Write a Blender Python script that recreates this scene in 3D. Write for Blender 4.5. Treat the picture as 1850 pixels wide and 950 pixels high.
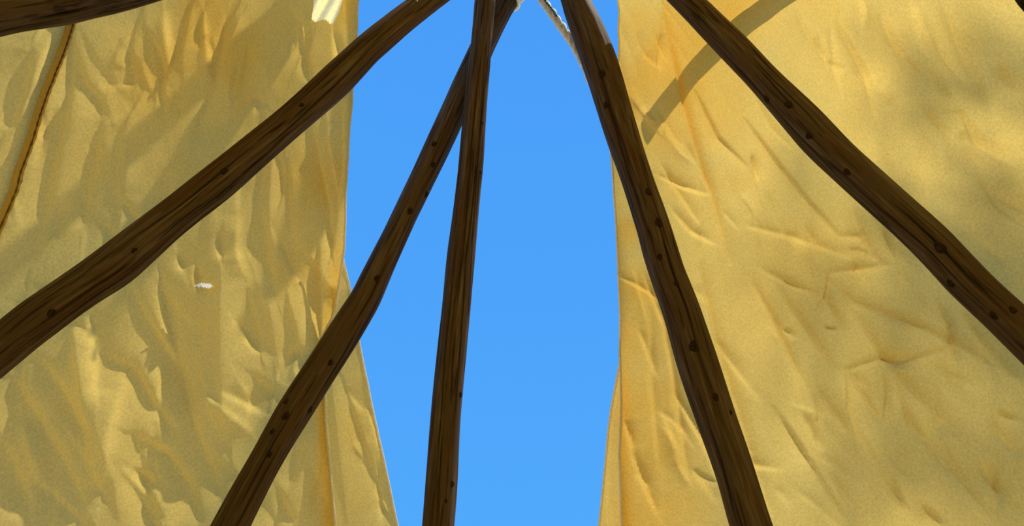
import bpy, math
import numpy as np

for o in list(bpy.data.objects):
    bpy.data.objects.remove(o, do_unlink=True)
scene = bpy.context.scene
COL = scene.collection
rng = np.random.default_rng(7)

# ------------------------------------------------------------------ camera
W, H, F = 1850.0, 950.0, 1390.0
PITCH = math.radians(50)
CAM = np.array([0.0, 0.0, 1.2])
FW = np.array([0, math.cos(PITCH), math.sin(PITCH)])
UP = np.array([0, -math.sin(PITCH), math.cos(PITCH)])
RT = np.array([1.0, 0, 0])
cd = bpy.data.cameras.new('camera')
cd.sensor_width = 36.0
cd.lens = 36.0 * F / W
cd.clip_start = 0.05
cam = bpy.data.objects.new('camera', cd)
cam.location = CAM
cam.rotation_euler = (math.radians(90) + PITCH, 0, 0)
COL.objects.link(cam)
scene.camera = cam

# ------------------------------------------------------------------ light
scene.view_settings.view_transform = 'Standard'
scene.view_settings.look = 'None'
scene.view_settings.exposure = 0.0
scene.view_settings.gamma = 1.0
scene.view_settings.use_curve_mapping = False

SUN_AZ, SUN_EL = math.radians(120), math.radians(68)
SUN = np.array([math.sin(SUN_AZ) * math.cos(SUN_EL), math.cos(SUN_AZ) * math.cos(SUN_EL), math.sin(SUN_EL)])
sd = bpy.data.lights.new('sun', 'SUN')
sd.energy = 6.0
sd.angle = math.radians(0.55)
sd.color = (1.0, 0.93, 0.80)
sun = bpy.data.objects.new('sun', sd)
from mathutils import Vector
sun.rotation_euler = Vector(SUN).to_track_quat('Z', 'Y').to_euler()
sun.location = (6, -4, 8)
COL.objects.link(sun)

world = bpy.data.worlds.new('sky')
scene.world = world
world.use_nodes = True
nt = world.node_tree
nt.nodes.clear()
wo = nt.nodes.new('ShaderNodeOutputWorld')
bg = nt.nodes.new('ShaderNodeBackground')
tc = nt.nodes.new('ShaderNodeTexCoord')
sx = nt.nodes.new('ShaderNodeSeparateXYZ')
cr = nt.nodes.new('ShaderNodeValToRGB')
cr.color_ramp.elements[0].position = 0.0
cr.color_ramp.elements[0].color = (0.150, 0.480, 1.0, 1)
cr.color_ramp.elements[1].position = 1.0
cr.color_ramp.elements[1].color = (0.066, 0.330, 0.930, 1)
e = cr.color_ramp.elements.new(0.5)
e.color = (0.084, 0.400, 0.970, 1)
nt.links.new(tc.outputs['Generated'], sx.inputs[0])
nt.links.new(sx.outputs['Z'], cr.inputs[0])
nt.links.new(cr.outputs[0], bg.inputs['Color'])
bg.inputs['Strength'].default_value = 1.0
nt.links.new(bg.outputs[0], wo.inputs[0])


# ------------------------------------------------------------------ geometry helpers
def ray(x, y):
    d = ((x - W / 2) / F) * RT - ((y - H / 2) / F) * UP + FW
    return d / np.linalg.norm(d)


def proj(p):
    v = np.asarray(p) - CAM
    z = v @ FW
    return np.stack([W / 2 + F * (v @ RT) / z, H / 2 - F * (v @ UP) / z], -1), z


APZ = 4.6                                   # the poles cross here
_d = ray(955, -190)
AP = CAM + _d * (APZ - CAM[2]) / _d[2]
K = 2.4 / APZ                               # cone: radius per metre of drop
HA = math.atan(K)
OFF = 0.085                                 # the cover lies outside the poles


def cone_apex(off):
    return AP + np.array([0, 0, off / math.sin(HA)])


def cone_hit(x, y, off=0.0):
    ap = cone_apex(off)
    d = ray(x, y)
    o = CAM - ap
    a = d[0]**2 + d[1]**2 - K * K * d[2]**2
    b = 2 * (o[0] * d[0] + o[1] * d[1] - K * K * o[2] * d[2])
    c = o[0]**2 + o[1]**2 - K * K * o[2]**2
    D = max(b * b - 4 * a * c, 0)
    ts = sorted([(-b - math.sqrt(D)) / 2 / a, (-b + math.sqrt(D)) / 2 / a])
    ts = [t for t in ts if t > 0 and (o + d * t)[2] < 0]
    return CAM + d * ts[0]


CAP = cone_apex(OFF)
SG = CAP[2] / math.cos(HA)                  # slant length to the ground


def th_s(p, off=OFF):
    v = p - cone_apex(off)
    return math.atan2(v[0], v[1]), float(np.linalg.norm(v))


def cone_pt(th, s, off=OFF):
    """vectorised: azimuth, slant distance -> point and outward normal"""
    th = np.asarray(th, float)
    s = np.asarray(s, float)
    ap = cone_apex(off)
    sh, ch = math.sin(HA), math.cos(HA)
    P = np.stack([ap[0] + s * sh * np.sin(th), ap[1] + s * sh * np.cos(th), ap[2] - s * ch + 0 * th], -1)
    N = np.stack([np.sin(th) * ch, np.cos(th) * ch, 0 * th + sh], -1)
    return P, N


def make(name, V, faces, mat, parent=None, loc=None, smooth=True, attrs=None):
    """link one mesh object; V in world space, faces an (n,3) or (n,4) array"""
    V = np.asarray(V, float)
    faces = np.asarray(faces, np.int32)
    if parent is not None:
        base = np.array(parent.location) + (np.array(parent.parent.location) if parent.parent else 0)
    elif loc is not None:
        base = np.array(loc, float)
    else:
        base = np.zeros(3)
    me = bpy.data.meshes.new(name)
    n, k = faces.shape
    me.vertices.add(len(V))
    me.vertices.foreach_set('co', (V - base).ravel().astype(np.float32))
    me.loops.add(n * k)
    me.loops.foreach_set('vertex_index', faces.ravel())
    me.polygons.add(n)
    me.polygons.foreach_set('loop_start', np.arange(0, n * k, k, dtype=np.int32))
    me.update(calc_edges=True)
    me.validate()
    if smooth:
        me.polygons.foreach_set('use_smooth', np.ones(n, bool))
    for an, (ty, arr) in (attrs or {}).items():
        at = me.attributes.new(an, ty, 'POINT')
        at.data.foreach_set('vector' if ty == 'FLOAT_VECTOR' else 'value', np.asarray(arr, np.float32).ravel())
    me.materials.append(mat)
    o = bpy.data.objects.new(name, me)
    COL.objects.link(o)
    if parent is not None:
        o.parent = parent
    elif loc is not None:
        o.location = base
    return o


def grid_faces(nr, nc, wrap=False):
    i = np.arange(nr - 1)[:, None]
    j = np.arange(nc if wrap else nc - 1)[None, :]
    j2 = (j + 1) % nc
    return np.stack([i * nc + j, i * nc + j2, (i + 1) * nc + j2, (i + 1) * nc + j], -1).reshape(-1, 4)


def tag(o, label, cat=None, group=None, kind=None):
    o['label'] = label
    if cat:
        o['category'] = cat
    if group:
        o['group'] = group
    if kind:
        o['kind'] = kind
    return o


def snoise(P, freqs, seed, n=10):
    """cheap smooth noise: sum of random plane waves, about -1..1"""
    r = np.random.default_rng(seed)
    out = np.zeros(P.shape[:-1])
    for _ in range(n):
        k = r.normal(size=3)
        k = k / np.linalg.norm(k) * r.uniform(*freqs) * 2 * math.pi
        out += np.sin(P @ k + r.uniform(0, 6.28))
    return out / math.sqrt(n / 2) * 0.6


def smooth1(a, n):
    k = np.ones(n) / n
    p = np.concatenate([np.repeat(a[:1], n // 2, 0), a, np.repeat(a[-1:], n // 2, 0)])
    if a.ndim == 1:
        return np.convolve(p, k, 'valid')[:len(a)]
    return np.stack([np.convolve(p[:, i], k, 'valid')[:len(a)] for i in range(a.shape[1])], -1)


def tube(line, r, na=8):
    line = np.asarray(line)
    T = np.gradient(line, axis=0)
    T /= np.linalg.norm(T, axis=1)[:, None] + 1e-9
    ref = np.array([.3, .2, .93])
    B1 = np.cross(T, ref)
    B1 /= np.linalg.norm(B1, axis=1)[:, None] + 1e-9
    B2 = np.cross(T, B1)
    a = np.linspace(0, 2 * math.pi, na, endpoint=False)
    r = np.broadcast_to(np.asarray(r, float), (len(line),))
    V = line[:, None] + (B1[:, None] * np.cos(a)[None, :, None] + B2[:, None] * np.sin(a)[None, :, None]) * r[:, None, None]
    return V.reshape(-1, 3), grid_faces(len(line), na, True)


# ------------------------------------------------------------------ materials
def newmat(name):
    m = bpy.data.materials.new(name)
    m.use_nodes = True
    t = m.node_tree
    t.nodes.clear()
    out = t.nodes.new('ShaderNodeOutputMaterial')
    return m, t, out


def N(t, ty, **kw):
    n = t.nodes.new(ty)
    for k, v in kw.items():
        if k in n.inputs:
            n.inputs[k].default_value = v
        else:
            setattr(n, k, v)
    return n


def ramp(t, stops):
    r = t.nodes.new('ShaderNodeValToRGB')
    els = r.color_ramp.elements
    els[0].position, els[0].color = stops[0][0], (*stops[0][1], 1)
    els[1].position, els[1].color = stops[-1][0], (*stops[-1][1], 1)
    for p, c in stops[1:-1]:
        q = els.new(p)
        q.color = (*c, 1)
    return r


def mixc(t, mode, fac, a, b):
    m = t.nodes.new('ShaderNodeMix')
    m.data_type = 'RGBA'
    m.blend_type = mode
    for sock, v in ((m.inputs[0], fac), (m.inputs[6], a), (m.inputs[7], b)):
        if isinstance(v, bpy.types.NodeSocket):
            t.links.new(v, sock)
        else:
            sock.default_value = v
    return m.outputs[2]


def canvas_material(name, base=(0.93, 0.665, 0.165), orange=(0.92, 0.55, 0.09), grey=(0.82, 0.63, 0.19), transl=0.42):
    m, t, out = newmat(name)
    geo = N(t, 'ShaderNodeNewGeometry')
    pos = geo.outputs['Position']
    n1 = N(t, 'ShaderNodeTexNoise', Scale=1.7, Detail=4.0, Roughness=0.6, Distortion=0.6)
    n2 = N(t, 'ShaderNodeTexNoise', Scale=2.6, Detail=5.0, Roughness=0.62, Distortion=0.4)
    mp = N(t, 'ShaderNodeMapping')
    mp.inputs['Location'].default_value = (3.1, 7.7, 1.3)
    t.links.new(pos, mp.inputs[0])
    t.links.new(pos, n1.inputs['Vector'])
    t.links.new(mp.outputs[0], n2.inputs['Vector'])
    # smoke-browned towards the smoke hole
    sep = N(t, 'ShaderNodeSeparateXYZ')
    t.links.new(pos, sep.inputs[0])
    mr = N(t, 'ShaderNodeMapRange')
    mr.inputs['From Min'].default_value = 2.5
    mr.inputs['From Max'].default_value = 3.9
    t.links.new(sep.outputs['Z'], mr.inputs['Value'])
    r1 = ramp(t, [(0.40, (0, 0, 0)), (0.62, (1, 1, 1))])
    t.links.new(n1.outputs['Fac'], r1.inputs[0])
    ml = N(t, 'ShaderNodeMath', operation='MULTIPLY')
    t.links.new(r1.outputs[0], ml.inputs[0])
    t.links.new(mr.outputs['Result'], ml.inputs[1])
    ad = N(t, 'ShaderNodeMath', operation='MULTIPLY_ADD')
    t.links.new(mr.outputs['Result'], ad.inputs[0])
    ad.inputs[1].default_value = 0.18
    t.links.new(ml.outputs[0], ad.inputs[2])
    ad.use_clamp = True
    sa_ = N(t, 'ShaderNodeAttribute', attribute_name='stain')
    ad2 = N(t, 'ShaderNodeMath', operation='ADD', use_clamp=True)
    t.links.new(ad.outputs[0], ad2.inputs[0])
    t.links.new(sa_.outputs['Fac'], ad2.inputs[1])
    r2 = ramp(t, [(0.45, (0, 0, 0)), (0.70, (1, 1, 1))])
    t.links.new(n2.outputs['Fac'], r2.inputs[0])
    gm = N(t, 'ShaderNodeMath', operation='MULTIPLY')
    gm.inputs[1].default_value = 0.55
    t.links.new(r2.outputs[0], gm.inputs[0])
    c = mixc(t, 'MIX', gm.outputs[0], (*base, 1), (*grey, 1))
    c = mixc(t, 'MIX', ad2.outputs[0], c, (*orange, 1))
    # slubby yarn: fine speckle
    n3 = N(t, 'ShaderNodeTexNoise', Scale=170.0, Detail=2.0, Roughness=0.6)
    t.links.new(pos, n3.inputs['Vector'])
    r3 = ramp(t, [(0.30, (0.88, 0.88, 0.88)), (0.70, (1.08, 1.08, 1.08))])
    t.links.new(n3.outputs['Fac'], r3.inputs[0])
    c = mixc(t, 'MULTIPLY', 1.0, c, r3.outputs[0])
    # bump: weave and small crumples
    n4 = N(t, 'ShaderNodeTexNoise', Scale=14.0, Detail=4.0, Roughness=0.55, Distortion=0.8)
    t.links.new(pos, n4.inputs['Vector'])
    b = N(t, 'ShaderNodeBump', Strength=0.2, Distance=0.010)
    t.links.new(n4.outputs['Fac'], b.inputs['Height'])
    b2 = N(t, 'ShaderNodeBump', Strength=0.25, Distance=0.002)
    t.links.new(n3.outputs['Fac'], b2.inputs['Height'])
    t.links.new(b.outputs[0], b2.inputs['Normal'])
    df = N(t, 'ShaderNodeBsdfDiffuse')
    tr = N(t, 'ShaderNodeBsdfTranslucent')
    for s_ in (df, tr):
        t.links.new(c, s_.inputs['Color'])
        t.links.new(b2.outputs[0], s_.inputs['Normal'])
    mx = N(t, 'ShaderNodeMixShader', Fac=transl)
    t.links.new(df.outputs[0], mx.inputs[1])
    t.links.new(tr.outputs[0], mx.inputs[2])
    t.links.new(mx.outputs[0], out.inputs[0])
    return m


def wood_material(name, dark=(0.013, 0.007, 0.003), mid=(0.084, 0.054, 0.030), light=(0.17, 0.12, 0.074), silver=(0.19, 0.155, 0.118)):
    m, t, out = newmat(name)
    at = N(t, 'ShaderNodeAttribute', attribute_name='grain')
    ck = N(t, 'ShaderNodeAttribute', attribute_name='crack')
    mp = N(t, 'ShaderNodeMapping')
    mp.inputs['Scale'].default_value = (150, 150, 4.5)
    t.links.new(at.outputs['Vector'], mp.inputs[0])
    n1 = N(t, 'ShaderNodeTexNoise', Scale=1.0, Detail=6.0, Roughness=0.62, Distortion=0.5)
    t.links.new(mp.outputs[0], n1.inputs['Vector'])
    r1 = ramp(t, [(0.33, dark), (0.45, mid), (0.56, mid), (0.72, light)])
    t.links.new(n1.outputs['Fac'], r1.inputs[0])
    mp2 = N(t, 'ShaderNodeMapping')
    mp2.inputs['Scale'].default_value = (40, 40, 3.0)
    t.links.new(at.outputs['Vector'], mp2.inputs[0])
    n2 = N(t, 'ShaderNodeTexNoise', Scale=1.0, Detail=4.0, Roughness=0.6)
    t.links.new(mp2.outputs[0], n2.inputs['Vector'])
    r2 = ramp(t, [(0.52, (0, 0, 0)), (0.72, (1, 1, 1))])
    t.links.new(n2.outputs['Fac'], r2.inputs[0])
    fm = N(t, 'ShaderNodeMath', operation='MULTIPLY')
    fm.inputs[1].default_value = 0.6
    t.links.new(r2.outputs[0], fm.inputs[0])
    c = mixc(t, 'MIX', fm.outputs[0], r1.outputs[0], (*silver, 1))
    # rusty heartwood showing in places
    mp3 = N(t, 'ShaderNodeMapping')
    mp3.inputs['Scale'].default_value = (22, 22, 2.0)
    mp3.inputs['Location'].default_value = (4, 9, 2)
    t.links.new(at.outputs['Vector'], mp3.inputs[0])
    n3 = N(t, 'ShaderNodeTexNoise', Scale=1.0, Detail=3.0)
    t.links.new(mp3.outputs[0], n3.inputs['Vector'])
    r3 = ramp(t, [(0.55, (0, 0, 0)), (0.75, (0.6, 0.6, 0.6))])
    t.links.new(n3.outputs['Fac'], r3.inputs[0])
    c = mixc(t, 'MIX', r3.outputs[0], c, (0.085, 0.034, 0.009, 1))
    c = mixc(t, 'MIX', ck.outputs['Fac'], c, (0.012, 0.007, 0.003, 1))
    b = N(t, 'ShaderNodeBump', Strength=0.6, Distance=0.004)
    t.links.new(n1.outputs['Fac'], b.inputs['Height'])
    bs = N(t, 'ShaderNodeBsdfPrincipled', Roughness=0.62)
    bs.inputs['Specular IOR Level'].default_value = 0.06
    t.links.new(c, bs.inputs['Base Color'])
    t.links.new(b.outputs[0], bs.inputs['Normal'])
    t.links.new(bs.outputs[0], out.inputs[0])
    return m


def plain_material(name, c1, c2, scale, rough=0.8, bump=0.3, dist=0.003):
    m, t, out = newmat(name)
    geo = N(t, 'ShaderNodeNewGeometry')
    n1 = N(t, 'ShaderNodeTexNoise', Scale=scale, Detail=4.0, Roughness=0.6)
    t.links.new(geo.outputs['Position'], n1.inputs['Vector'])
    r = ramp(t, [(0.35, c1), (0.65, c2)])
    t.links.new(n1.outputs['Fac'], r.inputs[0])
    b = N(t, 'ShaderNodeBump', Strength=bump, Distance=dist)
    t.links.new(n1.outputs['Fac'], b.inputs['Height'])
    bs = N(t, 'ShaderNodeBsdfPrincipled', Roughness=rough)
    bs.inputs['Specular IOR Level'].default_value = 0.2
    t.links.new(r.outputs[0], bs.inputs['Base Color'])
    t.links.new(b.outputs[0], bs.inputs['Normal'])
    t.links.new(bs.outputs[0], out.inputs[0])
    return m


M_CANVAS = canvas_material('weathered_canvas')
M_SEAM = canvas_material('canvas_seam', base=(0.60, 0.43, 0.17), orange=(0.56, 0.38, 0.13), grey=(0.55, 0.42, 0.18), transl=0.12)
M_PALE = canvas_material('pale_sunlit_canvas', base=(0.92, 0.88, 0.76), orange=(0.92, 0.86, 0.70), grey=(0.88, 0.84, 0.74), transl=0.5)  # pale cloth: sunlight on the hems and torn tag put into its colour
M_SUNLIT = canvas_material('sunlit_flap_canvas', base=(0.96, 0.84, 0.42), orange=(0.96, 0.80, 0.36), grey=(0.92, 0.80, 0.42), transl=0.6)  # lighter copy of the canvas, the flap's sunlight painted into its colour
M_THREAD = plain_material('shaded_seam_thread', (0.10, 0.06, 0.02), (0.20, 0.12, 0.04), 90)  # brown thread, darkened to paint in the shade along the stitch rows
M_WOOD = wood_material('weathered_pole_wood')
M_KNOT = plain_material('pole_knot', (0.010, 0.005, 0.002), (0.040, 0.022, 0.009), 160, 1.0)
M_ROPE = plain_material('white_rope', (0.72, 0.70, 0.66), (0.96, 0.95, 0.92), 120, 0.7, 0.5)
M_CORD = plain_material('dark_cord', (0.02, 0.05, 0.05), (0.06, 0.11, 0.10), 150, 0.6)
M_GROUND = plain_material('trodden_dry_ground', (0.42, 0.34, 0.20), (0.62, 0.52, 0.33), 6, 0.95, 0.5, 0.03)

# ------------------------------------------------------------------ ground
rr = np.concatenate([[0.0], np.geomspace(0.5, 40, 24)])
aa = np.linspace(0, 2 * math.pi, 72, endpoint=False)
GV = np.stack([AP[0] + rr[:, None] * np.cos(aa), AP[1] + rr[:, None] * np.sin(aa), 0 * rr[:, None] + 0 * aa], -1).reshape(-1, 3)
far = np.clip((np.hypot(GV[:, 0] - AP[0], GV[:, 1] - AP[1]) - 4) / 20, 0, 1)
GV[:, 2] = far * 0.25 * snoise(GV, (0.04, 0.12), 3) - 0.02 * (far > 0)
ground = make('ground', GV, grid_faces(len(rr), 72, True), M_GROUND)
tag(ground, 'trodden dry grass and earth under the tent', kind='structure')

# ------------------------------------------------------------------ the cover
FOLDS_L = [
 # (pixel path, height m, width m)
 ([(122, 50), (117, 125), (107, 210), (75, 375), (55, 475)], .013, .020),
 ([(128, 92), (145, 150), (175, 180), (195, 210)], .010, .014),
 ([(180, 215), (170, 285), (152, 350), (145, 415)], .012, .018),
 ([(295, 20), (303, 80), (305, 130)], -.010, .016),
 ([(265, 55), (285, 95), (300, 135)], .009, .012),
 ([(335, 70), (300, 130), (260, 180), (200, 215)], .011, .018),
 ([(368, 0), (362, 90)], .008, .014),
 ([(410, 25), (385, 140), (350, 260)], .012, .020),
 ([(440, 30), (395, 150), (375, 210)], -.010, .016),
 ([(52, 90), (35, 165), (10, 230)], .014, .024),
 ([(90, 55), (60, 150), (30, 230)], -.012, .022),
 ([(175, 155), (235, 145), (241, 112), (225, 90)], .008, .012),
 ([(120, 365), (95, 435)], .008, .012),
 ([(475, 140), (450, 175), (410, 220), (390, 240)], .008, .014),
 ([(448, 180), (462, 176), (478, 190)], .007, .010),
 ([(232, 515), (265, 585), (305, 660), (340, 755), (380, 845), (402, 900)], .018, .022),
 ([(287, 512), (300, 590), (320, 675), (338, 748)], .018, .018),
 ([(160, 565), (172, 635), (178, 715)], .015, .018),
 ([(132, 590), (145, 675), (156, 758)], -.013, .018),
 ([(70, 650), (110, 710), (145, 775), (155, 825), (167, 847)], .018, .018),
 ([(15, 685), (60, 755), (105, 825), (150, 915)], .020, .028),
 ([(35, 765), (65, 855)], -.012, .018),
 ([(0, 800), (30, 870), (50, 930)], .013, .020),
 ([(215, 705), (200, 775), (185, 880)], -.017, .024),
 ([(180, 640), (235, 665), (270, 725), (312, 780)], .015, .018),
 ([(235, 785), (300, 820), (340, 875), (362, 945)], .015, .018),
 ([(370, 528), (360, 600), (350, 700), (350, 742)], .014, .020),
 ([(402, 475), (400, 575), (402, 675), (415, 795)], -.016, .028),
 ([(445, 520), (455, 575), (470, 637)], .012, .013),
 ([(425, 578), (465, 632)], .010, .011),
 ([(455, 675), (497, 716)], .009, .011),
 ([(405, 705), (475, 745)], .009, .012),
 ([(255, 890), (297, 942)], .010, .013),
 ([(235, 845), (282, 877)], .010, .012),
 ([(460, 500), (490, 560), (500, 640)], -.010, .018),
 ([(420, 760), (470, 690)], .008, .012),
 ([(320, 460), (330, 490)], .010, .014),
 ([(352, 480), (353, 516)], .012, .006),
 ([(352, 516), (383, 517)], .009, .006),
 ([(470, 380), (480, 470), (500, 540)], .010, .018),
 ([(430, 390), (425, 450), (440, 500)], -.010, .020),
 ([(395, 420), (400, 470)], .010, .016),
 ([(565, 45), (550, 100), (560, 150)], .013, .014),
 ([(560, 215), (570, 300), (585, 375), (596, 452)], .020, .012),
 ([(618, 190), (612, 300), (600, 400), (592, 470)], .014, .010),
 ([(590, 200), (600, 280), (606, 360)], -.012, .010),
 ([(540, 10), (545, 100)], .010, .016),
 ([(492, 290), (487, 370), (490, 450)], -.013, .026),
 ([(515, 290), (520, 380), (528, 470)], .012, .024),
 ([(600, 60), (610, 120), (600, 180)], .012, .012),
 ([(572, 440), (570, 500), (573, 622)], .020, .010),
 ([(604, 520), (592, 570), (578, 620)], .012, .010),
 ([(520, 520), (535, 590), (545, 640)], -.009, .016),
 ([(500, 690), (520, 650), (540, 620)], .008, .012),
 ([(520, 900), (545, 840), (560, 800)], .010, .014),
 ([(560, 770), (540, 850), (510, 930)], -.009, .014),
 ([(500, 880), (530, 945)], .009, .012),
 ([(590, 840), (570, 880), (560, 930)], .008, .012),
]
FOLDS_L2 = [
 ([(620, 680), (650, 775), (680, 865), (712, 948)], .012, .010),
 ([(668, 735), (680, 770), (688, 810)], .008, .008),
 ([(600, 650), (612, 760), (625, 880), (632, 950)], -.010, .020),
 ([(628, 480), (636, 520)], .006, .008),
 ([(690, 900), (702, 930)], .008, .008),
]
FOLDS_R = [
 ([(1195, -20), (1220, 100), (1240, 190), (1265, 280), (1290, 360), (1318, 475)], .017, .010),
 ([(1240, 262), (1262, 300), (1285, 347)], .008, .008),
 ([(1190, 318), (1235, 340), (1282, 352)], .007, .008),
 ([(1195, 298), (1228, 350), (1262, 402)], .008, .010),
 ([(1215, 380), (1250, 420), (1290, 440)], .008, .009),
 ([(1258, 165), (1300, 250), (1352, 302)], .009, .012),
 ([(1195, 62), (1190, 125)], .008, .010),
 ([(1150, 60), (1165, 100), (1190, 122)], .007, .010),
 ([(1515, 42), (1540, 80), (1570, 135), (1582, 205)], .010, .010),
 ([(1592, 20), (1630, 90), (1677, 155)], .011, .014),
 ([(1708, 5), (1750, 95), (1797, 205)], .010, .012),
 ([(1650, 10), (1665, 60), (1690, 110)], -.008, .014),
 ([(1690, 128), (1727, 192)], .008, .010),
 ([(1810, 112), (1847, 162)], .011, .014),
 ([(1670, 198), (1720, 252)], .010, .010),
 ([(1700, 202), (1740, 210), (1775, 270), (1828, 302)], .009, .010),
 ([(1480, 60), (1500, 110), (1530, 125)], .006, .010),
 ([(1440, 20), (1470, 70), (1500, 105)], .007, .012),
 ([(1370, 178), (1400, 235), (1432, 268)], .009, .008),
 ([(1350, 218), (1400, 285), (1460, 360), (1522, 428)], .010, .010),
 ([(1358, 282), (1370, 328)], .009, .008),
 ([(1525, 428), (1560, 430), (1587, 468)], .009, .008),
 ([(1600, 408), (1622, 472)], .010, .008),
 ([(1545, 378), (1577, 452)], .008, .010),
 ([(1350, 408), (1450, 435), (1542, 467)], .009, .010),
 ([(1765, 320), (1800, 370), (1848, 410)], .008, .012),
 ([(1360, 512), (1405, 590), (1425, 640), (1457, 703)], .011, .009),
 ([(1418, 597), (1440, 612)], .008, .006),
 ([(1405, 518), (1455, 590), (1517, 678)], .011, .010),
 ([(1500, 490), (1495, 540), (1532, 603)], .011, .008),
 ([(1500, 508), (1550, 550), (1650, 585), (1740, 625), (1833, 678)], .012, .010),
 ([(1530, 538), (1565, 595), (1610, 660), (1670, 725), (1752, 808)], .013, .012),
 ([(1497, 540), (1440, 520), (1378, 488)], .010, .008),
 ([(1480, 555), (1495, 542)], .008, .006),
 ([(1490, 590), (1516, 594)], .007, .006),
 ([(1500, 495), (1560, 490), (1620, 478)], .009, .009),
 ([(1700, 548), (1725, 585), (1732, 630), (1736, 668)], .011, .008),
 ([(1735, 558), (1775, 610), (1828, 674)], .011, .010),
 ([(1525, 672), (1525, 735), (1540, 785), (1562, 828)], -.014, .010),
 ([(1530, 670), (1600, 650), (1640, 655), (1722, 630)], .010, .008),
 ([(1600, 645), (1628, 662), (1650, 665)], .009, .006),
 ([(1540, 683), (1597, 773)], .011, .010),
 ([(1600, 672), (1605, 715), (1600, 770)], .010, .009),
 ([(1625, 683), (1645, 770), (1680, 800), (1732, 878)], .012, .012),
 ([(1475, 698), (1510, 755), (1532, 788)], .010, .010),
 ([(1400, 738), (1470, 845), (1527, 938)], .010, .012),
 ([(1450, 750), (1485, 815)], .009, .010),
 ([(1500, 855), (1537, 918)], .008, .010),
 ([(1700, 798), (1730, 855), (1778, 913)], .011, .012),
 ([(1772, 842), (1850, 932)], .012, .014),
 ([(1788, 762), (1852, 828)], .012, .012),
 ([(1615, 862), (1635, 925)], .009, .010),
 ([(1668, 912), (1712, 952)], .010, .012),
 ([(1690, 665), (1720, 680), (1765, 700)], .009, .010),
 ([(1720, 680), (1740, 705)], .008, .008),
 ([(1800, 740), (1850, 760)], .007, .010),
 ([(1265, 483), (1295, 620), (1350, 800), (1392, 930)], .014, .014),
 ([(1165, 503), (1200, 585), (1220, 700), (1242, 857)], .010, .008),
 ([(1220, 713), (1270, 795), (1317, 903)], .009, .009),
 ([(1140, 812), (1187, 928)], .009, .010),
 ([(1130, 760), (1145, 815)], .007, .008),
 ([(1175, 560), (1178, 700), (1190, 840)], .007, .012),
]
FOLDS_R2 = [
 ([(1108, 760), (1100, 850), (1098, 940)], .010, .010),
]


def random_folds(n, box, ang, seed, amp=(.003, .008), wid=(.007, .016), ln=(30, 130)):
    r = np.random.default_rng(seed)
    out = []
    for _ in range(n):
        x, y = r.uniform(box[0], box[2]), r.uniform(box[1], box[3])
        a = math.radians(r.normal(*ang))
        L = r.uniform(*ln)
        bend = r.normal(0, .25)
        p = []
        for q in np.linspace(-.5, .5, 4):
            p.append((x + L * q * math.cos(a + bend * q), y + L * q * math.sin(a + bend * q)))
        out.append((p, r.uniform(*amp) * r.choice([1, 1, -1]), r.uniform(*wid)))
    return out


FOLDS_L += random_folds(34, (0, 20, 600, 420), (97, 18), 11, (.003, .008), (.009, .018), (60, 200))
FOLDS_L += random_folds(34, (0, 430, 600, 930), (68, 18), 15, (.003, .008), (.009, .018), (60, 200))
FOLDS_R += random_folds(120, (1140, 20, 1845, 930), (56, 16), 12, (.002, .006), (.006, .014), (30, 120))
FOLDS_L2 += random_folds(6, (610, 500, 700, 930), (75, 15), 13)
FOLDS_R2 += random_folds(4, (1090, 700, 1200, 930), (90, 12), 14)


def fold_field(P, folds, seed, ka=1.0, kw=1.0, crisp=.5):
    """signed displacement (+ towards the inside) on cone points P (n,3)"""
    r = np.random.default_rng(seed)
    out = np.zeros(len(P))
    nrm_ap = CAP
    for path, A, w in folds:
        A, w = A * ka, w * kw
        pts = np.array([cone_hit(x, y, OFF) for x, y in path])
        seg = np.linalg.norm(np.diff(pts, axis=0), axis=1)
        tot = seg.sum()
        cum = np.concatenate([[0], np.cumsum(seg)])
        lo, hi = pts.min(0) - 6 * w - .02, pts.max(0) + 6 * w + .02
        idx = np.nonzero(np.all((P > lo) & (P < hi), axis=1))[0]
        if not len(idx):
            continue
        Q = P[idx]
        best = np.full(len(Q), 1e9)
        sgn = np.zeros(len(Q))
        along = np.zeros(len(Q))
        for k in range(len(seg)):
            a, b = pts[k], pts[k + 1]
            d = (b - a) / max(seg[k], 1e-6)
            t = np.clip((Q - a) @ d, 0, seg[k])
            v = Q - a - t[:, None] * d
            dist = np.linalg.norm(v, axis=1)
            m_ = (a + b) / 2 - nrm_ap
            rad = np.array([m_[0], m_[1], 0])
            nn = rad / np.linalg.norm(rad) * math.cos(HA) + np.array([0, 0, math.sin(HA)])
            side = np.sign(v @ np.cross(d, nn))
            u = dist < best
            best[u] = dist[u]
            sgn[u] = side[u]
            along[u] = (cum[k] + t[u]) / tot
        tap = np.sin(np.clip(along, 0, 1) * math.pi * .94 + .03 * math.pi) ** 0.7
        e_ = np.cross(pts[-1] - pts[0], nn)
        lit = -np.sign(A) * np.sign(e_ @ SUN)          # which flank of the crease turns to the sun
        asym = 5.0 ** (-lit if r.random() < crisp else lit)
        ww = np.where(sgn > 0, w * asym ** .5, w / asym ** .5) * (0.75 + .25 * tap)
        x = best / ww
        out[idx] += A * tap * np.exp(.4 - np.sqrt(x * x + .16)) * (x < 6)
    return out


def edge_fn(pixels, above, below):
    """theta of a canvas edge as a function of slant distance"""
    ts = [th_s(cone_hit(x, y, OFF)) for x, y in pixels]
    pts = [(s, t) for t, s in ts]
    pts = [(s, math.radians(t)) for s, t in above] + pts + [(s, math.radians(t)) for s, t in below]
    pts.sort()
    S = np.array([p[0] for p in pts])
    T = np.array([p[1] for p in pts])
    return lambda s: np.interp(s, S, T)


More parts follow.
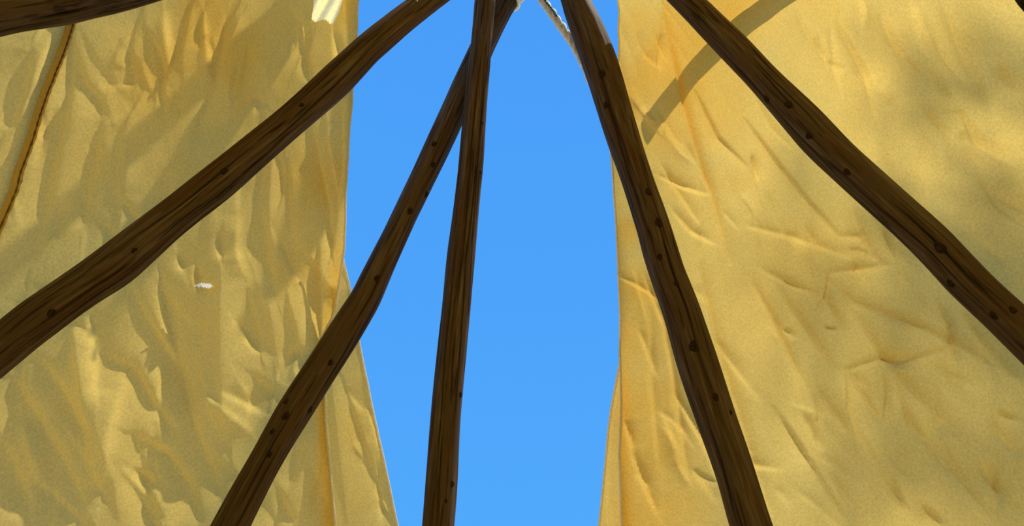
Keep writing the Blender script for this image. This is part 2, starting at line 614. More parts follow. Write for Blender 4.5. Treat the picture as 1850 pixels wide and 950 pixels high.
EL1 = edge_fn([(634, 0), (632, 60), (628, 130), (629, 200), (625, 280), (622, 330), (618, 400), (614, 455), (605, 525),
               (588, 605), (584, 660), (585, 730), (592, 825), (602, 950)], [(.3, -112), (.8, -98), (1.1, -88)], [(3.3, -24), (5.5, -15)])
EL2 = edge_fn([(600, 395), (612, 430), (622, 462), (640, 540), (655, 630), (667, 690), (680, 760), (694, 820), (706, 880), (720, 950)], [], [(3.4, -3), (5.5, -2)])
ER1 = edge_fn([(1118, 0), (1120, 60), (1122, 130), (1106, 275), (1111, 360), (1117, 440), (1121, 520), (1123, 580), (1121, 640),
               (1123, 725), (1120, 825), (1124, 950)], [(.3, 95), (.6, 78), (.72, 67)], [(3.3, 15), (5.5, 12)])
ER2 = edge_fn([(1124, 560), (1121, 640), (1110, 700), (1103, 740), (1098, 780), (1090, 870), (1082, 950)], [], [(3.4, -4), (5.5, -4)])

cover = bpy.data.objects.new('tipi_cover', None)
cover.location = (AP[0], AP[1], 0)
cover.empty_display_size = 0.3
COL.objects.link(cover)
tag(cover, 'yellowed creased canvas tent cover hanging on both sides of the blue sky gap', 'tent cover')


def s_rows(s0, s1):
    a = np.arange(s0, min(3.05, s1), .0052)
    if s1 > 3.05:
        a = np.concatenate([a, np.linspace(3.05, s1, 55)])
    return a


def panel_surface(TH, S, folds, sgn, off_in, seed, rough=1.0, ka=1.0, kw=1.0, crump=1.0):
    """displaced cone patch; returns vertices"""
    P, Nn = cone_pt(TH, S)
    shp = P.shape
    P2 = P.reshape(-1, 3)
    d = fold_field(P2, folds, seed, ka, kw, .85 if sgn > 0 else .25)
    # slack between the poles, long soft waves, small crumple
    U = np.stack([TH.ravel() * 1.0, S.ravel() * .22, 0 * S.ravel()], -1)
    d = d + rough * (.008 * snoise(U, (1.2, 2.6), seed + 1) + .0012 * snoise(U, (4, 8), seed + 2)
                     + .0004 * snoise(P2, (6, 12), seed + 3, 14) + .0002 * snoise(P2, (14, 26), seed + 4, 14))
    # crease network: ridges where two soft fields change sign, stretched down the slope
    sk = np.stack([TH.ravel() + (.22 * S.ravel() if sgn > 0 else -.05 * S.ravel()), S.ravel() * .16, 0 * S.ravel()], -1)
    for q, (fr, am) in enumerate((((2.2, 4.5), .013), ((5, 9), .006))):
        g = np.abs(snoise(sk, fr, seed + 10 + q, 12))
        d = d + crump * am * np.exp(.35 - np.sqrt((g / .22) ** 2 + .12)) * np.clip(.5 + snoise(U, (.8, 1.8), seed + 20 + q), 0, 1.3)
    d = d + off_in
    return (P2 - Nn.reshape(-1, 3) * d[:, None]), shp


def thick_strip(name, line, inward, width, thick, mat, parent, label=None):
    """rolled hem: a flattened tube along a polyline"""
    line = np.asarray(line)
    T = np.gradient(line, axis=0)
    T /= np.linalg.norm(T, axis=1)[:, None] + 1e-9
    Bn = np.cross(T, inward)
    Bn /= np.linalg.norm(Bn, axis=1)[:, None] + 1e-9
    Nn = np.cross(Bn, T)
    a = np.linspace(0, 2 * math.pi, 8, endpoint=False)
    V = line[:, None, :] + Bn[:, None, :] * (np.cos(a) * width)[None, :, None] + Nn[:, None, :] * (np.sin(a) * thick)[None, :, None]
    o = make(name, V.reshape(-1, 3), grid_faces(len(line), 8, True), mat, parent)
    if label:
        o['label'] = label
    return o


STAINS = [  # smoke and rain browning: place, radius m, strength
 (1160, 520, .10, .8), (1165, 620, .12, .8), (1170, 720, .13, .8), (1180, 820, .14, .8), (1190, 930, .15, .8), (1140, 420, .06, .8),
 (1260, 60, .12, .9), (1300, 20, .12, .7), (1240, 140, .08, .6), (1150, 30, .08, .5),
 (300, 110, .14, .7), (370, 40, .14, .7), (440, 110, .14, .6), (480, 230, .10, .5), (560, 330, .10, .5), (540, 480, .10, .35), (400, 30, .1, .5),
 (650, 780, .08, .5), (640, 900, .08, .4)]


def stain_field(P):
    out = np.zeros(len(P))
    for x, y, r0, a0 in STAINS:
        q = cone_hit(x, y, OFF)
        out = np.maximum(out, a0 * np.exp(-(((P - q) ** 2).sum(1) / r0 ** 2)))
    return out * (1 + .4 * snoise(P, (2, 6), 91))


def main_panel(name, sgn, EF, folds, seed, label):
    s = s_rows(.66, SG - .04)
    te = EF(s)
    vis = sgn * math.radians(112)
    back = sgn * math.radians(180)
    n1, n2 = 330, 44
    u1 = np.linspace(0, 1, n1)
    u2 = np.linspace(0, 1, n2 + 1)[1:]
    t1 = te[:, None] + (np.maximum(abs(vis), abs(te) + .05) * sgn - te)[:, None] * u1[None, :]
    tl = t1[:, -1:]
    t2 = tl + (back - tl) * u2[None, :]
    TH = np.concatenate([t1, t2], 1)
    S = np.repeat(s[:, None], TH.shape[1], 1)
    # the cover stops lower at the back, between the rear poles, where the smoke hole opens
    V, shp = panel_surface(TH, S, folds, sgn, 0.0, seed, 1.0, *((1.25, 1.15, .22) if sgn < 0 else (1.9, .72, .30)))
    # loose edge: lip rolls a little towards the inside
    nr, nc = TH.shape
    V = V.reshape(nr, nc, 3)
    arc = (np.abs(TH - te[:, None]) * S * math.sin(HA))
    _, Nn = cone_pt(TH, S)
    lip = .018 * np.exp(-(arc / .02) ** 1.0) * (1 + .6 * np.sin(S * 9 + seed))
    fade = np.clip((3.3 - S) / .4, 0, 1)
    V = V - Nn * (lip * fade)[..., None]
    fc = grid_faces(nr, nc)
    if sgn < 0:
        fc = fc[:, ::-1]
    if sgn < 0:      # the gap under the turned-out top of the left flap
        q = V.reshape(-1, 3)[fc].mean(1)
        c2, z2 = proj(q)
        fc = fc[~((z2 > 0) & (in_poly(c2, NOTCH) | in_poly(c2, TEAR)))]
    o = make(name, V.reshape(-1, 3), fc, M_CANVAS, cover, attrs={'stain': ('FLOAT', stain_field(V.reshape(-1, 3)))})
    o['label'] = label
    return o, V, Nn


NOTCH = np.array([(572, -60), (566, 10), (563, 34), (569, 41), (580, 36), (590, 36), (597, 44), (603, 42), (612, 24), (619, 0), (616, -60)], float)

TEAR = np.array([(351, 514), (360, 512), (368, 511), (377, 512), (385, 516), (379, 521), (371, 520), (360, 518), (351, 518)], float)


def in_poly(p, poly):
    x, y = p[:, 0], p[:, 1]
    ins = np.zeros(len(p), bool)
    n = len(poly)
    for i in range(n):
        (x0, y0), (x1, y1) = poly[i], poly[(i + 1) % n]
        c = ((y0 > y) != (y1 > y)) & (x < (x1 - x0) * (y - y0) / (y1 - y0 + 1e-12) + x0)
        ins ^= c
    return ins


lp, VL, NL = main_panel('canvas_panel', -1, EL1, FOLDS_L, 21, 'slack creased canvas on the left of the sky gap')
rp, VR, NR = main_panel('canvas_panel', 1, ER1, FOLDS_R, 22, 'glowing backlit canvas on the right of the sky gap')
thick_strip('hem', VL[::2, 0], NL[::2, 0], .004, .0025, M_PALE, cover, 'pale rolled edge of the left canvas')
thick_strip('hem', VR[::2, 0], NR[::2, 0], .004, .0025, M_PALE, cover, 'pale rolled edge of the right canvas')


def overlap(name, EF, inner_fn, s0, s1, folds, off_out, seed, flip, label):
    s = s_rows(s0, s1)
    te, ti = EF(s), inner_fn(s)
    u = np.linspace(0, 1, 70)
    TH = te[:, None] + (ti - te)[:, None] * u[None, :]
    S = np.repeat(s[:, None], 70, 1)
    V, shp = panel_surface(TH, S, folds, -1 if flip else 1, -off_out, seed, .6, .8, 1.2, .3)
    fc = grid_faces(len(s), 70)
    if flip:
        fc = fc[:, ::-1]
    o = make(name, V, fc, M_CANVAS, cover, attrs={'stain': ('FLOAT', stain_field(V))})
    o['label'] = label
    V = V.reshape(len(s), 70, 3)
    _, Nn = cone_pt(TH, S)
    thick_strip('hem', V[::2, 0], Nn[::2, 0], .004, .0025, M_PALE, cover)
    return o


sL0 = th_s(cone_hit(608, 415, OFF))[1]
overlap('front_flap', EL2, lambda s: EL1(s) - math.radians(1.0), sL0, SG - .05, FOLDS_L2, .020, 31, True,
        'second canvas layer showing beyond the left edge, lower down')
sR0 = th_s(cone_hit(1123, 570, OFF))[1]
overlap('front_flap', lambda s: np.minimum(ER2(s), ER1(s) + .002), lambda s: ER1(s) + math.radians(1.0), sR0, SG - .05, FOLDS_R2, .020, 32, False,
        'second canvas layer behind the right edge, lower down')

# the turned-out, sunlit top of the left flap behind that gap
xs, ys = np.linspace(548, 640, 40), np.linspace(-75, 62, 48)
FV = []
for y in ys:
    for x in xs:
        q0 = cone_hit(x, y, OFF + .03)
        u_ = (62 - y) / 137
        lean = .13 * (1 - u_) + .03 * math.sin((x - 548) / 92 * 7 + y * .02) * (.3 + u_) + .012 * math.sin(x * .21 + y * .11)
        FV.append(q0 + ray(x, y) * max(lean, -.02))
sf = make('smoke_flap', FV, grid_faces(48, 40), M_SUNLIT, cover)
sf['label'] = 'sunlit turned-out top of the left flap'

# the sewn seam near the upper left corner
path = np.array([(128, 0), (114, 42), (98, 95), (79, 150), (58, 210), (32, 295), (8, 370), (-40, 500)], float)
tt = np.linspace(0, len(path) - 1, 160)
path = np.stack([np.interp(tt, np.arange(len(path)), path[:, k]) for k in (0, 1)], -1)
VLf, NLf = VL.reshape(-1, 3), NL.reshape(-1, 3)


def on_left(x, y, lift):
    """point on the slack left canvas under a pixel, lifted to the inside"""
    q = cone_hit(x, y, OFF)
    i = int(np.argmin(((VLf - q) ** 2).sum(1)))
    dsp = (VLf[i] - q) @ NLf[i]
    return q + NLf[i] * (dsp - lift)


P3 = smooth1(np.array([on_left(x, y, .004) for x, y in path]), 7)
Tn = np.gradient(P3, axis=0)
Tn /= np.linalg.norm(Tn, axis=1)[:, None]
inn = CAP + np.array([0, 0, -1.5]) - P3
inn /= np.linalg.norm(inn, axis=1)[:, None]
Bn = np.cross(Tn, inn)
Bn /= np.linalg.norm(Bn, axis=1)[:, None]
Nn = np.cross(Bn, Tn)
Nn *= np.sign((Nn * inn).sum(1))[:, None]
prof = np.array([(-.0165, -.008), (-.0150, .002), (-.0130, .006), (-.0060, .006), (-.0035, -.005), (.0000, -.006), (.0025, .009), (.0075, .010), (.0120, .003), (.0140, -.008)])
wob = .0006 * np.sin(np.arange(160) * .9)[:, None] * np.array([0, 0, 1, 1, 0, 0, 1, 1, 0, 0])[None, :]
V = P3[:, None, :] + Bn[:, None, :] * prof[None, :, :1] + Nn[:, None, :] * (prof[None, :, 1] + wob)[..., None]
sm = make('seam', V.reshape(-1, 3), grid_faces(160, 10), M_SEAM, cover)
for w_, h_ in ((-.0130, .006), (.0000, -.002), (.0110, .005)):
    V2, f2 = tube(P3 + Bn * w_ + Nn * h_, .0018 + .0006 * np.sin(np.arange(160) * 1.3), 6)
    make('stitching', V2, f2, M_THREAD, sm)
sm['label'] = 'brown double-stitched seam on the canvas at upper left'

# the little torn tag of white cloth on the left canvas
px = np.array([[(348, 508), (358, 507), (366, 506), (374, 506), (382, 508), (388, 514)],
               [(348, 514), (358, 514), (366, 514), (374, 515), (382, 516), (388, 518)],
               [(348, 521), (358, 522), (366, 523), (373, 525), (380, 525), (386, 523)]], float)
V = []
for r_, row in enumerate(px):
    for c_, (x, y) in enumerate(row):
        V.append(on_left(x, y, -.003) + ray(x, y) * (.016 - .007 * r_ + .001 * (c_ % 2)))
tf = make('torn_tag', V, grid_faces(3, 6), M_PALE, cover)
tf['label'] = 'small white frayed tear in the canvas'

# ------------------------------------------------------------------ poles
EDG = {
 'A': ([(0, 580), (45, 542), (70, 527), (145, 475), (220, 420), (300, 362), (370, 304), (425, 261), (500, 204), (550, 160), (620, 96), (660, 56), (720, 10), (735, 0)],
       [(0, 678), (75, 620), (160, 557), (235, 510), (270, 476), (325, 425), (415, 357), (465, 310), (545, 240), (635, 160), (680, 112), (700, 97), (720, 75), (760, 42), (807, 0)]),
 'B': ([(379, 950), (419, 879), (462, 808), (488, 760), (506, 726), (585, 607), (635, 527), (658, 475), (700, 402), (740, 320), (780, 230), (815, 150), (847, 87), (890, 0)],
       [(454, 950), (490, 876), (518, 822), (548, 776), (580, 726), (620, 660), (650, 610), (685, 550), (718, 475), (750, 400), (785, 330), (815, 270), (835, 225), (892, 92), (913, 49), (937, 0)]),
 'C': ([(762, 950), (772, 835), (782, 715), (792, 615), (800, 550), (807, 475), (815, 410), (825, 325), (837, 210), (845, 130), (855, 35), (858, 0)],
       [(820, 950), (825, 875), (831, 775), (840, 665), (848, 575), (856, 475), (865, 380), (872, 300), (877, 220), (887, 100), (895, 0)]),
 'D': ([(1012, 0), (1035, 70), (1055, 130), (1075, 190), (1100, 270), (1120, 325), (1140, 385), (1155, 430), (1166, 475), (1200, 575), (1225, 665), (1260, 765), (1295, 865), (1318, 950)],
       [(1067, 0), (1090, 45), (1120, 120), (1140, 190), (1162, 265), (1180, 320), (1200, 375), (1220, 435), (1232, 475), (1260, 540), (1295, 640), (1325, 735), (1360, 835), (1397, 950)]),
 'E': ([(1275, 0), (1350, 70), (1400, 125), (1475, 195), (1535, 260), (1585, 305), (1635, 350), (1710, 415), (1768, 474), (1800, 505), (1850, 550)],
       [(1207, 0), (1275, 72), (1350, 152), (1400, 210), (1460, 280), (1515, 330), (1570, 380), (1620, 425), (1670, 474), (1720, 530), (1775, 580), (1850, 652)]),
 'F': ([(0, -45), (123, -60), (276, -82)], [(0, 61), (65, 51), (123, 40), (143, 32), (170, 26), (276, 1)]),
 'G': ([(1900, -95), (1750, -138), (1600, -172)], [(1900, -6), (1750, -52), (1600, -100)]),
}


def centre(e, n=26):
    L, R = [np.array(q, float) for q in e]
    p0 = (L[0] + R[0]) / 2
    p1 = (L[-1] + R[-1]) / 2
    ax = (p1 - p0) / np.linalg.norm(p1 - p0)
    nn = np.array([-ax[1], ax[0]])
    tl, nl = (L - p0) @ ax, (L - p0) @ nn
    tr, nr = (R - p0) @ ax, (R - p0) @ nn
    t = np.linspace(max(tl.min(), tr.min()), min(tl.max(), tr.max()), n)

    def itp(a, b):
        o = np.argsort(a)
        return np.interp(t, a[o], b[o])
    a, b = itp(tl, nl), itp(tr, nr)
    return p0 + t[:, None] * ax + ((a + b) / 2)[:, None] * nn, abs(a - b) / 2


POLES = {}


def build_pole(key, label, off_low, off_top, tip, cracks, seed, lump=.0022):
    c, h = centre(EDG[key])
    if c[0, 1] < c[-1, 1]:
        c, h = c[::-1], h[::-1]
    n = len(c)
    P = np.array([cone_hit(q[0], q[1], off_low + (off_top - off_low) * i / (n - 1)) for i, q in enumerate(c)])
    _, z = proj(P)
    r = h * z / F
    m = P.mean(0)
    dd = np.linalg.svd(P - m)[2][0]
    dd *= np.sign(dd[2])
    t = (P - m) @ dd
    o = np.argsort(t)
    t, P, r = t[o], P[o], r[o]
    res = P - m - t[:, None] * dd
    t0 = -m[2] / dd[2] + .0
    t1 = (APZ - m[2]) / dd[2] + tip
    ts = np.concatenate([np.arange(t0, t[0], .03), np.arange(t[0], t[-1], .007), np.arange(t[-1], t1, .03), [t1]])
    # residual bends fade out beyond the seen length
    tk = np.concatenate([[t0], t, [min(t[-1] + .35, t1 - .01), t1]])
    rk = np.concatenate([np.zeros((1, 3)), res, np.zeros((2, 3))])
    C = m + ts[:, None] * dd + smooth1(np.stack([np.interp(ts, tk, rk[:, i]) for i in range(3)], -1), 9)
    rl = np.concatenate([[r[0] * 1.10], r, [r[-1] * .9, r[-1] * .75]])
    R = smooth1(np.interp(ts, tk, rl), 9)
    T = np.gradient(C, axis=0)
    T /= np.linalg.norm(T, axis=1)[:, None]
    tocam = CAM - C
    A0 = tocam - (tocam * T).sum(1)[:, None] * T
    A0 /= np.linalg.norm(A0, axis=1)[:, None]
    A1 = np.cross(T, A0)
    na = 120
    ang = np.linspace(0, 2 * math.pi, na, endpoint=False)
    ca, sa = np.cos(ang), np.sin(ang)
    Lr = ts - t0
    gx = np.stack([ca[None, :] * .05 + 0 * Lr[:, None], sa[None, :] * .05 + 0 * Lr[:, None], Lr[:, None] + 0 * ca[None, :] + seed * 1.7], -1)
    rad = R[:, None] + lump * snoise(gx * np.array([1, 1, .35]), (4, 9), seed) + lump * .5 * snoise(gx * np.array([1, 1, .12]), (14, 30), seed + 50, 14)
    ck = np.zeros_like(rad)
    span = t[-1] - t[0]
    rr_ = np.random.default_rng(seed + 5)
    allc = list(cracks)
    for _ in range(44):
        f0 = rr_.uniform(-.1, 1.0)
        allc.append((rr_.uniform(-85, 85), f0, f0 + rr_.uniform(.04, .16), rr_.uniform(.002, .004), rr_.uniform(1.8, 3.2)))
    for a0, f0, f1, dep, wdeg in allc:
        tc0, tc1 = t[0] + f0 * span - t0, t[0] + f1 * span - t0
        u = (Lr - tc0) / (tc1 - tc0)
        env = np.clip(np.sin(np.clip(u, 0, 1) * math.pi), 0, 1) ** .5
        wander = math.radians(a0) + math.radians(5) * np.sin(Lr * 7 + a0) + math.radians(1.0) * np.sin(Lr * 23 + a0)
        da = np.angle(np.exp(1j * (ang[None, :] - wander[:, None])))
        g = np.exp(-(da / math.radians(wdeg)) ** 2) * env[:, None]
        rad -= dep * g
        ck = np.maximum(ck, g * min(1, dep / .004))
    V = C[:, None, :] + (A0[:, None, :] * ca[None, :, None] + A1[:, None, :] * sa[None, :, None]) * rad[..., None]
    V = V.reshape(-1, 3)
    nr_ = len(ts)
    V[:na, 2] = np.minimum(V[:na, 2], 0.0)
    fc = grid_faces(nr_, na, True)
    # end caps as fans of quads (degenerate-free: centre ring)
    extra = []
    for ring, cc in ((0, C[0]), (nr_ - 1, C[-1])):
        base = len(V)
        ringv = V[ring * na:(ring + 1) * na]
        inner = cc + (ringv - cc) * .3
        V = np.concatenate([V, inner])
        gx = np.concatenate([gx.reshape(-1, 3), gx.reshape(-1, 3)[ring * na:(ring + 1) * na] * .3])
        ck = np.concatenate([ck.ravel(), np.zeros(na)])
        i = np.arange(na)
        j = (i + 1) % na
        q = np.stack([ring * na + i, ring * na + j, base + j, base + i], -1)
        hh = np.arange(0, na // 2 - 1)
        q2 = np.stack([base + hh, base + hh + 1, base + na - 2 - hh, base + na - 1 - hh], -1)
        if ring == 0:
            q, q2 = q[:, ::-1], q2[:, ::-1]
        extra += [q, q2]
    fc = np.concatenate([fc] + extra)
    foot = C[0].copy()
    foot[2] = 0
    o = make('tent_pole', V, fc, M_WOOD, loc=foot, attrs={'grain': ('FLOAT_VECTOR', gx), 'crack': ('FLOAT', ck)})
    tag(o, label, 'pole', 'tent poles')
    POLES[key] = dict(obj=o, C=C, R=R, A0=A0, A1=A1, T=T)
    return o


build_pole('A', 'thick brown pole slanting across the left canvas from the left edge to the top', .0, -.12, .5,
           [(8, .42, .86, .006, 3.2), (-22, .15, .48, .004, 3), (28, .25, .6, .004, 3), (-35, .55, .9, .004, 3), (38, .0, .22, .004, 3), (12, .0, .2, .004, 3)], 101)
build_pole('B', 'brown knotty pole leaning right, rising from the left canvas behind the upright pole', .0, .105, .4,
           [(38, .14, .30, .006, 3.6), (55, .18, .36, .005, 3.4), (20, .28, .42, .004, 3), (-10, .0, .12, .004, 3), (15, -.02, .10, .005, 3.2), (30, .5, .75, .003, 3)], 102)
build_pole('C', 'slim dark pole standing nearly upright against the blue sky', .0, -.01, .3,
           [(30, .1, .9, .005, 3), (-25, .0, .5, .004, 3), (2, .3, .95, .004, 3), (40, .45, .95, .004, 3)], 103)
build_pole('D', 'brown pole along the left edge of the glowing right canvas', .0, .02, .42,
           [(-20, .45, .8, .004, 3), (15, .2, .5, .004, 3), (-5, .6, .95, .004, 3)], 104)
build_pole('E', 'dark pole slanting down across the right canvas to the right edge', .0, -.04, .42,
           [(-25, .0, .4, .005, 3.2), (5, .05, .3, .006, 3.6), (-40, .4, .9, .005, 3), (20, .5, .8, .004, 3)], 105)
build_pole('F', 'thick rough pole cut off by the upper left corner above the seam', .0, .02, .5,
           [(40, .0, .45, .007, 4), (10, .1, .7, .007, 4), (62, .3, 1.0, .007, 4), (25, .4, .9, .006, 4), (50, -.2, .2, .006, 3.4)], 106, .004)
build_pole('G', 'pole of which only a dark stub shows in the upper right corner', .0, .0, .42, [(0, .2, .7, .005, 3)], 107)


# the cloth rests on the outside of the poles wherever a pole presses into it
for panel in (lp, rp):
    me = panel.data
    co = np.empty(len(me.vertices) * 3, np.float32)
    me.vertices.foreach_get('co', co)
    base = np.array(cover.location)
    V = co.reshape(-1, 3).astype(float) + base
    for p in POLES.values():
        zc = p['C'][:, 2]
        Cx = np.stack([np.interp(V[:, 2], zc, p['C'][:, k]) for k in range(3)], -1)
        T = p['T'][len(zc) // 2]
        Rr = np.interp(V[:, 2], zc, p['R']) + .010
        w = V - Cx
        w = w - (w @ T)[:, None] * T
        rad = V - CAP
        rad[:, 2] = 0
        n_ = rad / (np.linalg.norm(rad, axis=1)[:, None] + 1e-9) * math.cos(HA) + np.array([0, 0, math.sin(HA)])
        n_ = n_ - (n_ @ T)[:, None] * T
        n_ /= np.linalg.norm(n_, axis=1)[:, None] + 1e-9
        hit = ((w ** 2).sum(1) < Rr ** 2) & (V[:, 2] < zc[-1])
        wn = (w * n_).sum(1)
        a_ = -wn + np.sqrt(np.maximum(wn ** 2 - (w ** 2).sum(1) + Rr ** 2, 0))
        V[hit] += n_[hit] * a_[hit][:, None]
    me.vertices.foreach_set('co', (V - base).astype(np.float32).ravel())
    me.update()


def surf_at(key, x, y):
    """point and normal on the near face of a pole under a pixel"""
    p = POLES[key]
    px, z = proj(p['C'])
    i = int(np.argmin((px[:, 0] - x) ** 2 + (px[:, 1] - y) ** 2))
    d = ray(x, y)
    C, T, R = p['C'][i], p['T'][i], p['R'][i]
    w0 = CAM - C
    a = d - (d @ T) * T
    b = w0 - (w0 @ T) * T
    A, B, Cc = a @ a, 2 * a @ b, b @ b - R * R * .97
    D = B * B - 4 * A * Cc
    if D < 0:
        tq = -B / 2 / A
    else:
        tq = (-B - math.sqrt(D)) / 2 / A
    q = CAM + d * tq
    n = q - C - ((q - C) @ T) * T
    return q, n / np.linalg.norm(n), T


def knot(key, x, y, rpx, squash=1.5):
    q, n, T = surf_at(key, x, y)
    _, z = proj(q)
    r = .82 * rpx * float(z) / F
    q = q + n * .0022
    Bv = np.cross(n, T)
    a = np.linspace(0, 2 * math.pi, 10, endpoint=False)
    V = []
    for rad, hh in ((1.35, -.30), (1.0, .22), (.72, .36), (.42, .30), (.05, .24)):
        wob = 1 + .12 * np.sin(3 * a + x)
        V.append(q + n * hh * r + (T[None] * (np.cos(a) * squash)[:, None] + Bv[None] * np.sin(a)[:, None]) * (rad * r * wob)[:, None])
    make('knot', np.concatenate(V), grid_faces(5, 10, True), M_KNOT, POLES[key]['obj'])


def stub(key, x, y, dx, dy, L, r0):
    """sawn branch stub sticking out along a pixel direction"""
    q, n, T = surf_at(key, x, y)
    _, z = proj(q)
    k = float(z) / F
    d = dx * RT - dy * UP
    d = d / np.linalg.norm(d)
    b1 = np.cross(d, FW)
    b1 /= np.linalg.norm(b1)
    b2 = np.cross(d, b1)
    a = np.linspace(0, 2 * math.pi, 12, endpoint=False)
    V = []
    q = q - n * POLES[key]['R'].mean() * .5
    for u, rr_ in ((-.4, 1.5), (.2, 1.2), (.7, 1.0), (.95, .8), (1.0, .3)):
        V.append(q + d * L * u * k + (b1[None] * np.cos(a)[:, None] + b2[None] * np.sin(a)[:, None]) * (r0 * k * rr_ * (1 + .1 * np.sin(2 * a)))[:, None])
    make('branch_stub', np.concatenate(V), grid_faces(5, 12, True), M_KNOT, POLES[key]['obj'])


for k, x, y, r in [('A', 92, 565, 7), ('A', 405, 309, 5), ('A', 242, 452, 4), ('A', 545, 190, 3.5),
                   ('B', 784, 260, 4), ('B', 782, 297, 4), ('B', 771, 350, 4.5), ('B', 741, 381, 4.5), ('B', 681, 503, 5), ('B', 597, 655, 4),
                   ('B', 516, 751, 5.5), ('B', 517, 725, 4), ('B', 492, 780, 4), ('B', 487, 821, 4), ('B', 560, 740, 4),
                   ('C', 871, 222, 3), ('C', 868, 310, 3.5), ('C', 832, 712, 4), ('C', 817, 874, 4), ('C', 805, 905, 3),
                   ('D', 1087, 133, 6), ('D', 1095, 190, 5), ('D', 1171, 347, 6), ('D', 1190, 402, 7), ('D', 1192, 465, 5), ('D', 1222, 512, 5),
                   ('D', 1253, 626, 8.5), ('D', 1293, 717, 5), ('D', 1320, 745, 3),
                   ('E', 1385, 179, 5), ('E', 1425, 189, 6), ('E', 1461, 246, 5), ('E', 1531, 311, 6), ('E', 1698, 447, 8), ('E', 1718, 512, 6), ('E', 1795, 570, 6), ('E', 1830, 560, 5)]:
    knot(k, x, y, r)
stub('B', 487, 888, .7, .75, 8, 4.0)
stub('A', 690, 104, .6, .8, 9, 6)
stub('G', 1822, -30, .45, .9, 72, 17)

# ------------------------------------------------------------------ smoke-flap pole outside, whose shadow crosses the right canvas
P1, P2 = cone_hit(1166, 238, OFF), cone_hit(1400, 2, OFF)
Q1, Q2 = P1 + .36 * SUN, P2 + .085 * SUN
dq = Q2 - Q1
foot = Q1 + dq * (Q1[2] / -dq[2])
ts = np.linspace(0, 1, 160)
Cc = foot + (Q1 - foot) * ts[:, None]
T = (Q1 - foot) / np.linalg.norm(Q1 - foot)
b1 = np.cross(T, [0, 0, 1.0])
b1 /= np.linalg.norm(b1)
b2 = np.cross(T, b1)
a = np.linspace(0, 2 * math.pi, 20, endpoint=False)
R = .036 - .010 * ts
gx = np.stack([np.cos(a)[None] * .04 + 0 * ts[:, None], np.sin(a)[None] * .04 + 0 * ts[:, None], 5 * ts[:, None] + 0 * a[None]], -1)
rad = R[:, None] + .001 * snoise(gx, (2, 6), 77)
V = Cc[:, None] + (b1[None, None] * np.cos(a)[None, :, None] + b2[None, None] * np.sin(a)[None, :, None]) * rad[..., None]
V = V.reshape(-1, 3)
V = np.concatenate([V, [foot, Q1]])
fc = grid_faces(160, 20, True)
cap = []
for i in range(20):
    j = (i + 1) % 20
    cap.append((len(V) - 1, 159 * 20 + i, 159 * 20 + j, 159 * 20 + j))
fp = make('smoke_flap_pole', V[:-2], fc, M_WOOD, loc=(foot[0], foot[1], 0),
          attrs={'grain': ('FLOAT_VECTOR', gx), 'crack': ('FLOAT', np.zeros(len(V) - 2))})
tag(fp, 'outer pole seen only as the straight grey shadow band on the right canvas', 'pole')


TREE_CLUMPS = [  # foliage masses: where their shade falls on the canvas, radius m, leaf cover
 (1700, 860, .36, .50), (1560, 800, .24, .30), (1830, 760, .34, .50), (1820, 330, .25, .42), (1850, 560, .32, .42), (1640, 110, .18, .40),
 (1740, 480, .26, .32), (1590, 560, .22, .30), (1460, 900, .24, .30), (1480, 640, .20, .25), (1440, 420, .22, .30), (1560, 400, .16, .25),
 (1780, 100, .20, .30), (1900, 950, .40, .5), (1960, 500, .40, .5), (1930, 200, .30, .45), (1450, 330, .14, .22), (1370, 520, .14, .2),
]
# ------------------------------------------------------------------ the tree outside that dapples the right canvas
M_LEAF = plain_material('tree_leaf', (0.05, 0.09, 0.02), (0.12, 0.17, 0.05), 9, 0.6)
M_BARK = plain_material('tree_bark', (0.06, 0.045, 0.03), (0.16, 0.12, 0.08), 12, 0.9, 0.8, 0.02)
r_ = np.random.default_rng(5)
CL = []
for x, y, rad, dens in TREE_CLUMPS:
    CL.append((cone_hit(min(max(x, 900), 1990), y, OFF) + SUN * r_.uniform(11.0, 13.5), rad, dens))
LV = []
for c0, rad, dens in CL:
    n = int(dens * math.pi * rad ** 2 / (math.pi * .028 * .05))
    g = r_.normal(size=(n, 3))
    g /= np.linalg.norm(g, axis=1)[:, None]
    p = c0 + g * (rad * r_.random(n)[:, None] ** .5)
    ax = r_.normal(size=(n, 3))
    ax /= np.linalg.norm(ax, axis=1)[:, None]
    bx = np.cross(ax, r_.normal(size=(n, 3)))
    bx /= np.linalg.norm(bx, axis=1)[:, None]
    LV.append(np.stack([p - ax * .06, p + bx * .028, p + ax * .06, p - bx * .028], 1))
LV = np.concatenate(LV).reshape(-1, 3)
cc = np.mean([c[0] for c in CL], 0)
base = np.array([cc[0] + .5, cc[1] - .3, 0.0])
tree = bpy.data.objects.new('tree', None)
tree.location = tuple(base)
COL.objects.link(tree)
tag(tree, 'leafy tree outside, known by its soft shade on the right canvas', 'tree')
fo = make('foliage', LV, np.arange(len(LV)).reshape(-1, 4), M_LEAF, tree, smooth=False)
fo['kind'] = 'stuff'


def limb(p0, p1, r0, r1, name, sag):
    u = np.linspace(0, 1, 24)
    ln = p0 + (p1 - p0) * u[:, None] + np.array([0, 0, sag]) * np.sin(u * math.pi)[:, None] + .04 * np.stack([np.sin(u * 9 + r0 * 50), np.cos(u * 7 + r0 * 90), 0 * u], -1) * np.sin(u * math.pi)[:, None]
    V, fc = tube(ln, r0 + (r1 - r0) * u, 10)
    make(name, V, fc, M_BARK, tree)


fork = base + np.array([-.2, .1, 6.6])
limb(base, fork, .19, .11, 'trunk', 0)
for c0, rad, dens in CL:
    limb(fork, c0, .05, .012, 'branch', -.15)

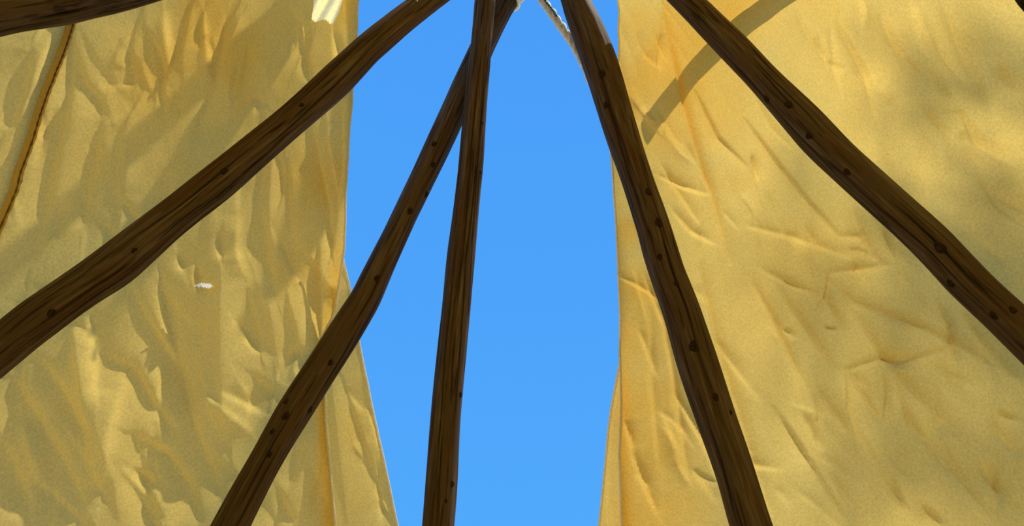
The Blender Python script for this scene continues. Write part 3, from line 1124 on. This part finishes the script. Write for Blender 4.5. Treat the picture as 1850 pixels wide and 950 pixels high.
# ------------------------------------------------------------------ ropes
def spline(pts, n):
    pts = np.asarray(pts, float)
    u = np.linspace(0, len(pts) - 1, n)
    out = np.stack([np.interp(u, np.arange(len(pts)), pts[:, k]) for k in range(3)], -1)
    return smooth1(out, max(3, n // len(pts) // 2 * 2 + 1))


rp_px = [(925, -95), (950, -45), (980, 0), (1004, 34), (1026, 64), (1047, 96), (1066, 140), (1078, 165)]
rline = spline([cone_hit(x, y, .075) for x, y in rp_px], 160)
rope = bpy.data.objects.new('rope', None)
rope.location = tuple(rline[-1])
COL.objects.link(rope)
tag(rope, 'frayed white twisted rope hanging at the top between the upright pole and the sky gap', 'rope')
T = np.gradient(rline, axis=0)
T /= np.linalg.norm(T, axis=1)[:, None]
B1 = np.cross(T, FW)
B1 /= np.linalg.norm(B1, axis=1)[:, None]
B2 = np.cross(T, B1)
arc = np.concatenate([[0], np.cumsum(np.linalg.norm(np.diff(rline, axis=0), axis=1))])
for k in range(3):
    ph = arc * 2 * math.pi / .13 + k * 2 * math.pi / 3
    ln = rline + (B1 * np.cos(ph)[:, None] + B2 * np.sin(ph)[:, None]) * .0095
    V, fc = tube(ln, .0095 + .0012 * np.sin(arc * 90 + k), 8)
    make('strand', V, fc, M_ROPE, rope)
cl = spline([cone_hit(x, y, .03) for x, y in [(958, -50), (975, -20), (985, 2), (994, 12), (1001, 22), (1006, 30)]], 60)
V, fc = tube(cl, .0035 + .0015 * np.sin(np.arange(60) * 1.4), 6)
c_ = make('cord', V, fc, M_CORD, rope)
c_['label'] = 'thin dark cord beside the rope'

# white cord wound round the pole behind the upright one, at the top edge
p = POLES['B']
px_, _ = proj(p['C'])
sel = [i for i in range(len(p['C'])) if -75 < px_[i, 1] < 8 and p['C'][i, 2] > 3.5]
i0, i1 = sel[0], sel[-1]
n = 200
u = np.linspace(0, 1, n)
Cw = np.stack([np.interp(u * (i1 - i0), np.arange(i1 - i0 + 1), p['C'][i0:i1 + 1, k]) for k in range(3)], -1)
A0, A1 = p['A0'][i0], p['A1'][i0]
ph = u * 2 * math.pi * 5.5
rw = p['R'][i0:i1 + 1].mean() + .008
V, fc = tube(Cw + (A0[None] * np.cos(ph)[:, None] + A1[None] * np.sin(ph)[:, None]) * rw, .0085, 8)
lw = make('lashing_cord', V, fc, M_ROPE, loc=tuple(Cw[0]))
tag(lw, 'white cord wound round the leaning pole at the very top edge', 'cord')
